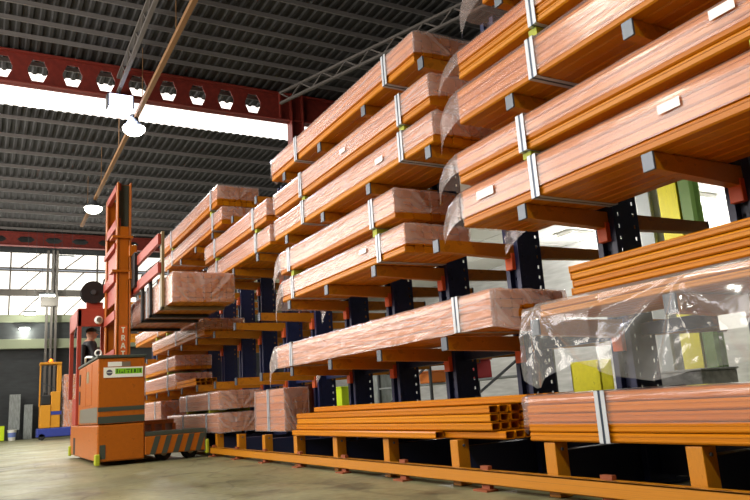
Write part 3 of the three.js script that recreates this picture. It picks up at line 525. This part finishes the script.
  const lg = new THREE.PlaneGeometry(0.15, 0.6); lg.translate(2.22, 2.12, MZ[0] + 0.078); part('mast_lettering', lg, new THREE.MeshStandardMaterial({ map: Object.assign(new THREE.CanvasTexture(lc), { colorSpace: THREE.SRGBColorSpace }), roughness: 0.5 }), mast, 'pale letters down the mast');
  // carriage and forks
  const car = part('carriage', merge([box(2.4, 2.46, 3.5, 3.68, -15.3, -11.5, 0.01), box(2.4, 2.46, 3.02, 3.2, -15.3, -11.5, 0.01)]), Rd, t, 'faded red fork carriage bars');
  part('carriage_mount', box(2.35, 2.42, 3.1, 3.75, -13.9, -13.3, 0.01), M.black, car); part('carriage_mount', box(2.35, 2.42, 3.1, 3.75, -15.1, -14.7, 0.01), M.black, car);
  part('roller_block', box(2.3, 2.45, 3.72, 3.95, -13.85, -13.55, 0.02), O, car); part('roller_block', box(2.3, 2.45, 3.28, 3.44, -13.85, -13.55, 0.02), O, car);
  for (const z of [-11.55, -12.5, -13.2, -14.6]) part('fork', merge([box(2.46, 2.51, 2.42, z > -12 ? 3.72 : 3.3, z - 0.06, z + 0.06, 0.008), box(2.46, 3.5, 2.42, 2.47, z - 0.06, z + 0.06, 0.008)]), z > -12 ? M.brownPlate : M.black, car, z > -12 ? 'worn tan fork upright' : undefined);
  // cab
  const cab = part('cab_floor', box(1.67, 2.38, 0.66, 1.2, -16.5, -15.2, 0.01), Rd, t);
  part('overhead_guard', merge([box(1.6, 2.3, 2.92, 2.97, -16.7, -15.2, 0.01), box(1.6, 1.66, 2.6, 2.94, -16.7, -15.2, 0.01), box(1.6, 2.3, 2.6, 2.94, -15.26, -15.2, 0.01)]), Rd, cab, 'red overhead guard with solid front plate');
  for (const [x, z] of [[1.64, -15.24], [1.64, -16.6], [2.26, -15.24], [2.26, -16.6]]) part('guard_post', box(x - 0.04, x + 0.04, z > -16 && x < 2 ? 0.66 : 1.2, 2.95, z - 0.04, z + 0.04, 0.01), Rd, cab);
  part('seat', merge([box(1.75, 2.2, 1.55, 1.68, -16.25, -15.75, 0.04), box(1.73, 1.84, 1.6, 2.3, -16.25, -15.75, 0.04)]), M.black, cab, 'black seat'); part('seat_pedestal', box(1.8, 2.15, 1.2, 1.56, -16.2, -15.8, 0.02), M.greyDark, cab);
  part('control_console', merge([box(2.2, 2.32, 1.2, 1.95, -16.2, -15.4, 0.03), box(2.05, 2.25, 1.9, 1.98, -16.1, -15.5, 0.02)]), M.black, cab);
  const wl = new THREE.SphereGeometry(0.085, 16, 12); wl.scale(1, 1, 0.7); wl.translate(1.99, 2.72, -15.13); part('work_lamp', wl, M.white, cab, 'round white work lamp'); const wf = new THREE.CylinderGeometry(0.05, 0.05, 0.03, 16); wf.rotateX(Math.PI / 2); wf.translate(1.99, 2.72, -15.07); part('lamp_face', wf, M.steel, cab);
  // hose reel over the guard
  const reel = (r, x0, x1, m, n2) => { const g = new THREE.CylinderGeometry(r, r, x1 - x0, 28); g.rotateX(Math.PI / 2); g.translate(1.9, 3.32, (x0 + x1) / 2); return part(n2, g, m, cab); };
  reel(0.235, -15.5, -15.48, M.black, 'hose_reel_disc'); reel(0.235, -15.32, -15.3, M.black, 'hose_reel_disc'); reel(0.2, -15.48, -15.32, M.rubber, 'hose_reel_drum'); reel(0.05, -15.3, -15.27, M.greyDark, 'hose_reel_hub');
  part('reel_bracket', box(1.78, 2.1, 2.97, 3.12, -15.45, -15.35, 0.01), Rd, cab);
  part('hose', tubeAlong([[2.08, 3.42, -15.4], [2.12, 3.6, -15.35], [2.14, 3.5, -15.15], [2.12, 3.3, -15.05]], 0.018), M.black, cab);
  part('mirror_arm', rod([1.64, 2.9, -15.3], [1.58, 2.4, -15.5], 0.015, 6), M.black, cab);
}
bundle('grey brown wrapped load carried on the truck forks', { y0: 2.475, y1: 2.95, zN: -11.05, zF: -15.0, x0: 2.53, w: 1.0, layers: 6, cols: 8, cover: 1, straps: [-11.9, -13.0], amp: 0.009, near: 'closed', name: 'carried_bundle' });
{ // the operator seated in the cab, facing the rack
  const t = new THREE.Group();
  const joints = [ // a, b, ra, rb
    [[1.93, 1.76, -16], [1.92, 2.02, -16], 0.15, 0.15], [[1.92, 2.02, -16], [1.93, 2.28, -16], 0.16, 0.15], [[1.93, 2.3, -16.16], [1.93, 2.3, -15.84], 0.075, 0.075],
    [[1.93, 2.33, -16], [1.95, 2.46, -16], 0.055, 0.05], [[1.95, 2.53, -16], [1.97, 2.58, -16], 0.088, 0.092], [[1.99, 2.5, -16], [2.03, 2.48, -16], 0.06, 0.04],
    [[2.06, 2.535, -16], [2.085, 2.52, -16], 0.016, 0.018],
    [[1.93, 2.29, -15.82], [2.0, 2.04, -15.74], 0.062, 0.05], [[2.0, 2.04, -15.74], [2.18, 2.03, -15.8], 0.046, 0.036], [[1.93, 2.29, -16.18], [2.0, 2.04, -16.26], 0.062, 0.05], [[2.0, 2.04, -16.26], [2.18, 2.03, -16.2], 0.046, 0.036],
    [[1.95, 1.77, -15.9], [2.3, 1.76, -15.88], 0.095, 0.075], [[2.3, 1.76, -15.88], [2.3, 1.34, -15.88], 0.07, 0.05], [[1.95, 1.77, -16.1], [2.3, 1.76, -16.12], 0.095, 0.075], [[2.3, 1.76, -16.12], [2.3, 1.34, -16.12], 0.07, 0.05],
    [[2.28, 1.25, -15.88], [2.42, 1.235, -15.88], 0.045, 0.038], [[2.28, 1.25, -16.12], [2.42, 1.235, -16.12], 0.045, 0.038],
  ];
  for (const s of [-1, 1]) { const z = -16 - s * 0.2; joints.push([[2.18, 2.03, z], [2.24, 2.02, z], 0.032, 0.03]); for (let k = 0; k < 4; k++) joints.push([[2.24, 2.025, z + (k - 1.5) * 0.02], [2.275 - Math.abs(k - 1.4) * 0.008, 2.0, z + (k - 1.5) * 0.021], 0.011, 0.009]); joints.push([[2.2, 2.02, z + s * 0.03], [2.25, 2.0, z + s * 0.05], 0.012, 0.01]); }
  const cN = 74, half = 0.78, ctr = [2.05, 1.93, -16], mc = new MarchingCubes(cN, new THREE.MeshBasicMaterial(), false, false, 120000);
  const seg = (p, a, b, ra, rb) => { const ab = [b[0] - a[0], b[1] - a[1], b[2] - a[2]], ap = [p[0] - a[0], p[1] - a[1], p[2] - a[2]]; const l2 = ab[0] ** 2 + ab[1] ** 2 + ab[2] ** 2; let h = l2 ? (ap[0] * ab[0] + ap[1] * ab[1] + ap[2] * ab[2]) / l2 : 0; h = Math.max(0, Math.min(1, h)); return Math.hypot(ap[0] - ab[0] * h, ap[1] - ab[1] * h, ap[2] - ab[2] * h) - (ra + (rb - ra) * h); };
  const smin = (a, b, k) => { const h = Math.max(k - Math.abs(a - b), 0) / k; return Math.min(a, b) - h * h * k * 0.25; };
  for (let k = 0; k < cN; k++) for (let j = 0; j < cN; j++) for (let i = 0; i < cN; i++) {
    const p = [ctr[0] + half * (i - cN / 2) / (cN / 2), ctr[1] + half * (j - cN / 2) / (cN / 2), ctr[2] + half * (k - cN / 2) / (cN / 2)];
    let d = 9; for (const [a, b, ra, rb] of joints) d = smin(d, seg(p, a, b, ra, rb), ra < 0.02 ? 0.012 : 0.05); mc.field[i + j * cN + k * cN * cN] = -d;
  }
  mc.isolation = 0; mc.update();
  const n = mc.count ?? mc.geometry.drawRange.count, pos = new Float32Array(n * 3), nor = new Float32Array(n * 3), col = new Float32Array(n * 3);
  for (let i = 0; i < n; i++) { for (let k = 0; k < 3; k++) { pos[i * 3 + k] = ctr[k] + mc.positionArray[i * 3 + k] * half; nor[i * 3 + k] = mc.normalArray[i * 3 + k]; } const [x, y] = [pos[i * 3], pos[i * 3 + 1]]; const skin = y > 2.375 || (x > 2.19 && y > 1.95 && y < 2.1); const cc = skin ? [0.56, 0.3, 0.2] : y < 1.29 ? [0.02, 0.02, 0.02] : y < 1.85 ? [0.035, 0.045, 0.09] : [0.02, 0.02, 0.025]; col.set(cc, i * 3); }
  const g = new THREE.BufferGeometry(); g.setAttribute('position', new THREE.BufferAttribute(pos, 3)); g.setAttribute('normal', new THREE.BufferAttribute(nor, 3)); g.setAttribute('color', new THREE.BufferAttribute(col, 3));
  t.name = 'person'; t.position.set(1.98, 1.68, -16); scene.add(t); t.userData = { label: 'seated truck operator in dark jacket and dark cap facing the rack', category: 'person' };
  part('body', g, new THREE.MeshStandardMaterial({ vertexColors: true, roughness: 0.75 }), t);
  const cap = new THREE.SphereGeometry(0.108, 18, 10, 0, Math.PI * 2, 0, Math.PI / 2); cap.scale(1.08, 0.95, 0.98); cap.translate(1.965, 2.575, -16); const brim = new THREE.CylinderGeometry(0.075, 0.075, 0.008, 18); brim.scale(1, 1, 1.05); brim.translate(2.06, 2.58, -16); part('cap', merge([cap, brim]), std(0x2c3329, 0.8), t, 'dark cap');
  for (const s of [-1, 1]) { const e = new THREE.SphereGeometry(0.011, 8, 6); e.translate(2.055, 2.56, -16 + s * 0.034); part('eye', e, M.black, t); const ear = new THREE.SphereGeometry(0.026, 8, 6); ear.scale(0.7, 1.2, 0.4); ear.translate(1.955, 2.53, -16 + s * 0.092); part('ear', ear, M.skin, t); }
  const mouth = new THREE.BoxGeometry(0.008, 0.008, 0.04); mouth.translate(2.064, 2.475, -16); part('mouth', mouth, M.red, t);
}

// ================================================================ FAR END OF THE AISLE
{
  const Z = -36, t = thing('order_picker', 'small yellow order picker on a blue base at the end of the aisle', 'forklift', [2.9, 0, Z]);
  part('base_frame', box(2.2, 4.4, 0.12, 0.52, Z - 0.9, Z, 0.04), M.blueTruck, t, 'blue base frame');
  for (const x of [2.4, 4.0]) { const w = new THREE.CylinderGeometry(0.14, 0.14, 0.2, 18); w.rotateX(Math.PI / 2); w.translate(x, 0.14, Z - 0.1); part('wheel', w, M.rubber, t); }
  part('body', box(2.3, 2.75, 0.52, 1.55, Z - 0.8, Z, 0.04), M.yellowTruck, t); part('tower', box(2.75, 3.15, 0.52, 2.15, Z - 0.8, Z - 0.05, 0.04), M.yellowTruck, t); part('blue_panel', box(2.73, 3.2, 1.1, 1.26, Z - 0.06, Z - 0.03), M.blueTruck, t);
  part('operator_seat', merge([box(2.35, 2.75, 1.55, 2.0, Z - 0.6, Z - 0.1, 0.05), box(2.45, 2.62, 1.95, 2.15, Z - 0.5, Z - 0.3, 0.04)]), M.black, t, 'black seat');
  part('mast_post', box(2.98, 3.18, 2.1, 3.5, Z - 0.4, Z - 0.2, 0.02), M.yellowTruck, t); part('guard_post', box(2.25, 2.31, 1.5, 3.45, Z - 0.3, Z - 0.24, 0.01), M.yellowTruck, t);
  part('overhead_guard', box(2.25, 3.18, 3.4, 3.5, Z - 0.8, Z - 0.1, 0.02), M.yellowTruck, t); part('brace_bar', bar([2.3, 2.6, Z - 0.3], [3.0, 2.25, Z - 0.3], 0.04, 0.04), M.greyDark, t);
  const b = new THREE.SphereGeometry(0.09, 14, 10); b.translate(2.72, 3.58, Z - 0.4); part('beacon', b, M.beacon, t, 'lit amber beacon');
  const l = new THREE.PointLight(0xff8a30, 2); l.position.set(2.72 - 2.9, 3.75, -0.3); l.castShadow = true; t.add(l);
  bundle('pale wrapped pile on the blue base of the order picker', { y0: 0.525, y1: 2.9, zN: Z - 0.1, zF: Z - 0.85, x0: 3.3, w: 0.8, layers: 8, cols: 4, cover: 1, amp: 0.03, name: 'wrapped_pile' });
  // things by the end wall
  const board = thing('notice_panel', 'pale upright panel standing against the dark end wall', 'panel', [1.45, 0, -41.3]); part('panel_sheet', box(1.2, 1.72, 0.5, 2.3, -41.5, -41.44, 0.01), M.cabinet, board); for (const x of [1.25, 1.67]) part('stand_leg', box(x - 0.03, x + 0.03, 0, 0.5, -41.52, -41.4), M.greyDark, board);
  const bk = thing('bucket', 'white and blue bucket on the floor by the end wall', 'bucket', [1.35, 0, -40.6]); const bg = new THREE.LatheGeometry([[0.001, 0], [0.16, 0], [0.21, 0.5], [0.22, 0.5], [0.22, 0.53], [0.2, 0.53], [0.15, 0.04], [0.001, 0.03]].map((p) => new THREE.Vector2(...p)), 20); bg.translate(1.35, 0, -40.6); part('pail', bg, M.white, bk); const band = new THREE.CylinderGeometry(0.205, 0.185, 0.22, 20, 1, true); band.translate(1.35, 0.28, -40.6); part('blue_band', band, M.blueBucket, bk);
  for (const [x, m, lab, h] of [[0.85, M.hivis, 'yellow green waste bin by the end wall', 0.75], [0.45, M.black, 'black waste bin by the end wall', 0.85]]) { const o = thing('waste_bin', lab, 'bin', [x, 0, -40.5]); part('bin_body', box(x - 0.16, x + 0.16, 0.02, h, -40.7, -40.35, 0.04), m, o); part('bin_lid', box(x - 0.18, x + 0.18, h, h + 0.05, -40.72, -40.33, 0.02), M.greyDark, o); }
  const pal = thing('storage_cabinet', 'grey storage cabinet against the dark end wall', 'cabinet', [2.1, 0, -41.5]); part('cabinet_body', box(1.9, 2.3, 0, 1.75, -41.8, -41.3, 0.02), M.cabinet, pal); part('cabinet_door', box(1.92, 2.28, 0.08, 1.7, -41.3, -41.28, 0.01), M.cabinet, pal);
}
{ // clutter in the annex, seen between the columns
  const shelf = (name, label, x, z, w, h) => { const o = thing(name, label, 'shelf', [x, 0, z]); for (const dz of [-w / 2, w / 2]) for (const dx of [0, 0.6]) part('upright', box(x + dx - 0.03, x + dx + 0.03, 0, h, z + dz - 0.03, z + dz + 0.03), M.greyDark, o); for (const y of [0.3, 1.05, h - 0.05]) part('shelf_board', box(x - 0.03, x + 0.63, y, y + 0.04, z - w / 2, z + w / 2), M.cabinet, o); part('diagonal_brace', bar([x - 0.03, 0.4, z - w / 2], [x - 0.03, h - 0.2, z + w / 2], 0.03, 0.05), M.greyDark, o); };
  shelf('shelving_unit', 'dark framed shelving unit with a diagonal brace behind the loose stack', 9.6, -12.3, 2.6, 1.75);
  shelf('shelving_unit_001', 'dark framed shelving unit holding orange crates in the annex', 9.6, -16.0, 2.6, 1.75);
  const bx = (name, label, cat, m, x0, x1, y0, y1, z0, z1) => { const o = thing(name, label, cat, [(x0 + x1) / 2, y0, (z0 + z1) / 2]); part('shell', box(x0, x1, y0, y1, z0, z1, 0.03), m, o); part('lid', box(x0 - 0.02, x1 + 0.02, y1, y1 + 0.04, z0 - 0.02, z1 + 0.02, 0.01), m, o); };
  bx('storage_box', 'red lidded box on the shelf with the diagonal brace', 'box', M.red, 9.65, 10.1, 1.095, 1.5, -13.4, -12.9); bx('crate', 'orange crate on an annex shelf', 'crate', M.crate, 9.65, 10.1, 1.095, 1.36, -15.3, -14.75);
  bx('bin', 'bright yellow green bin behind the rack columns', 'bin', M.hivis, 9.3, 9.8, 0, 1.2, -19.6, -19.1);
  bx('steel_cabinet', 'pale grey steel cabinet behind the rack columns', 'cabinet', M.cabinet, 9.7, 10.3, 0, 1.9, -18.6, -17.6);
  bx('pallet_box', 'large pale box on the annex floor under the lamps', 'box', M.annexWall, 11, 12, 0, 0.9, -9.5, -8.2);
}
renderer.render(scene, camera);
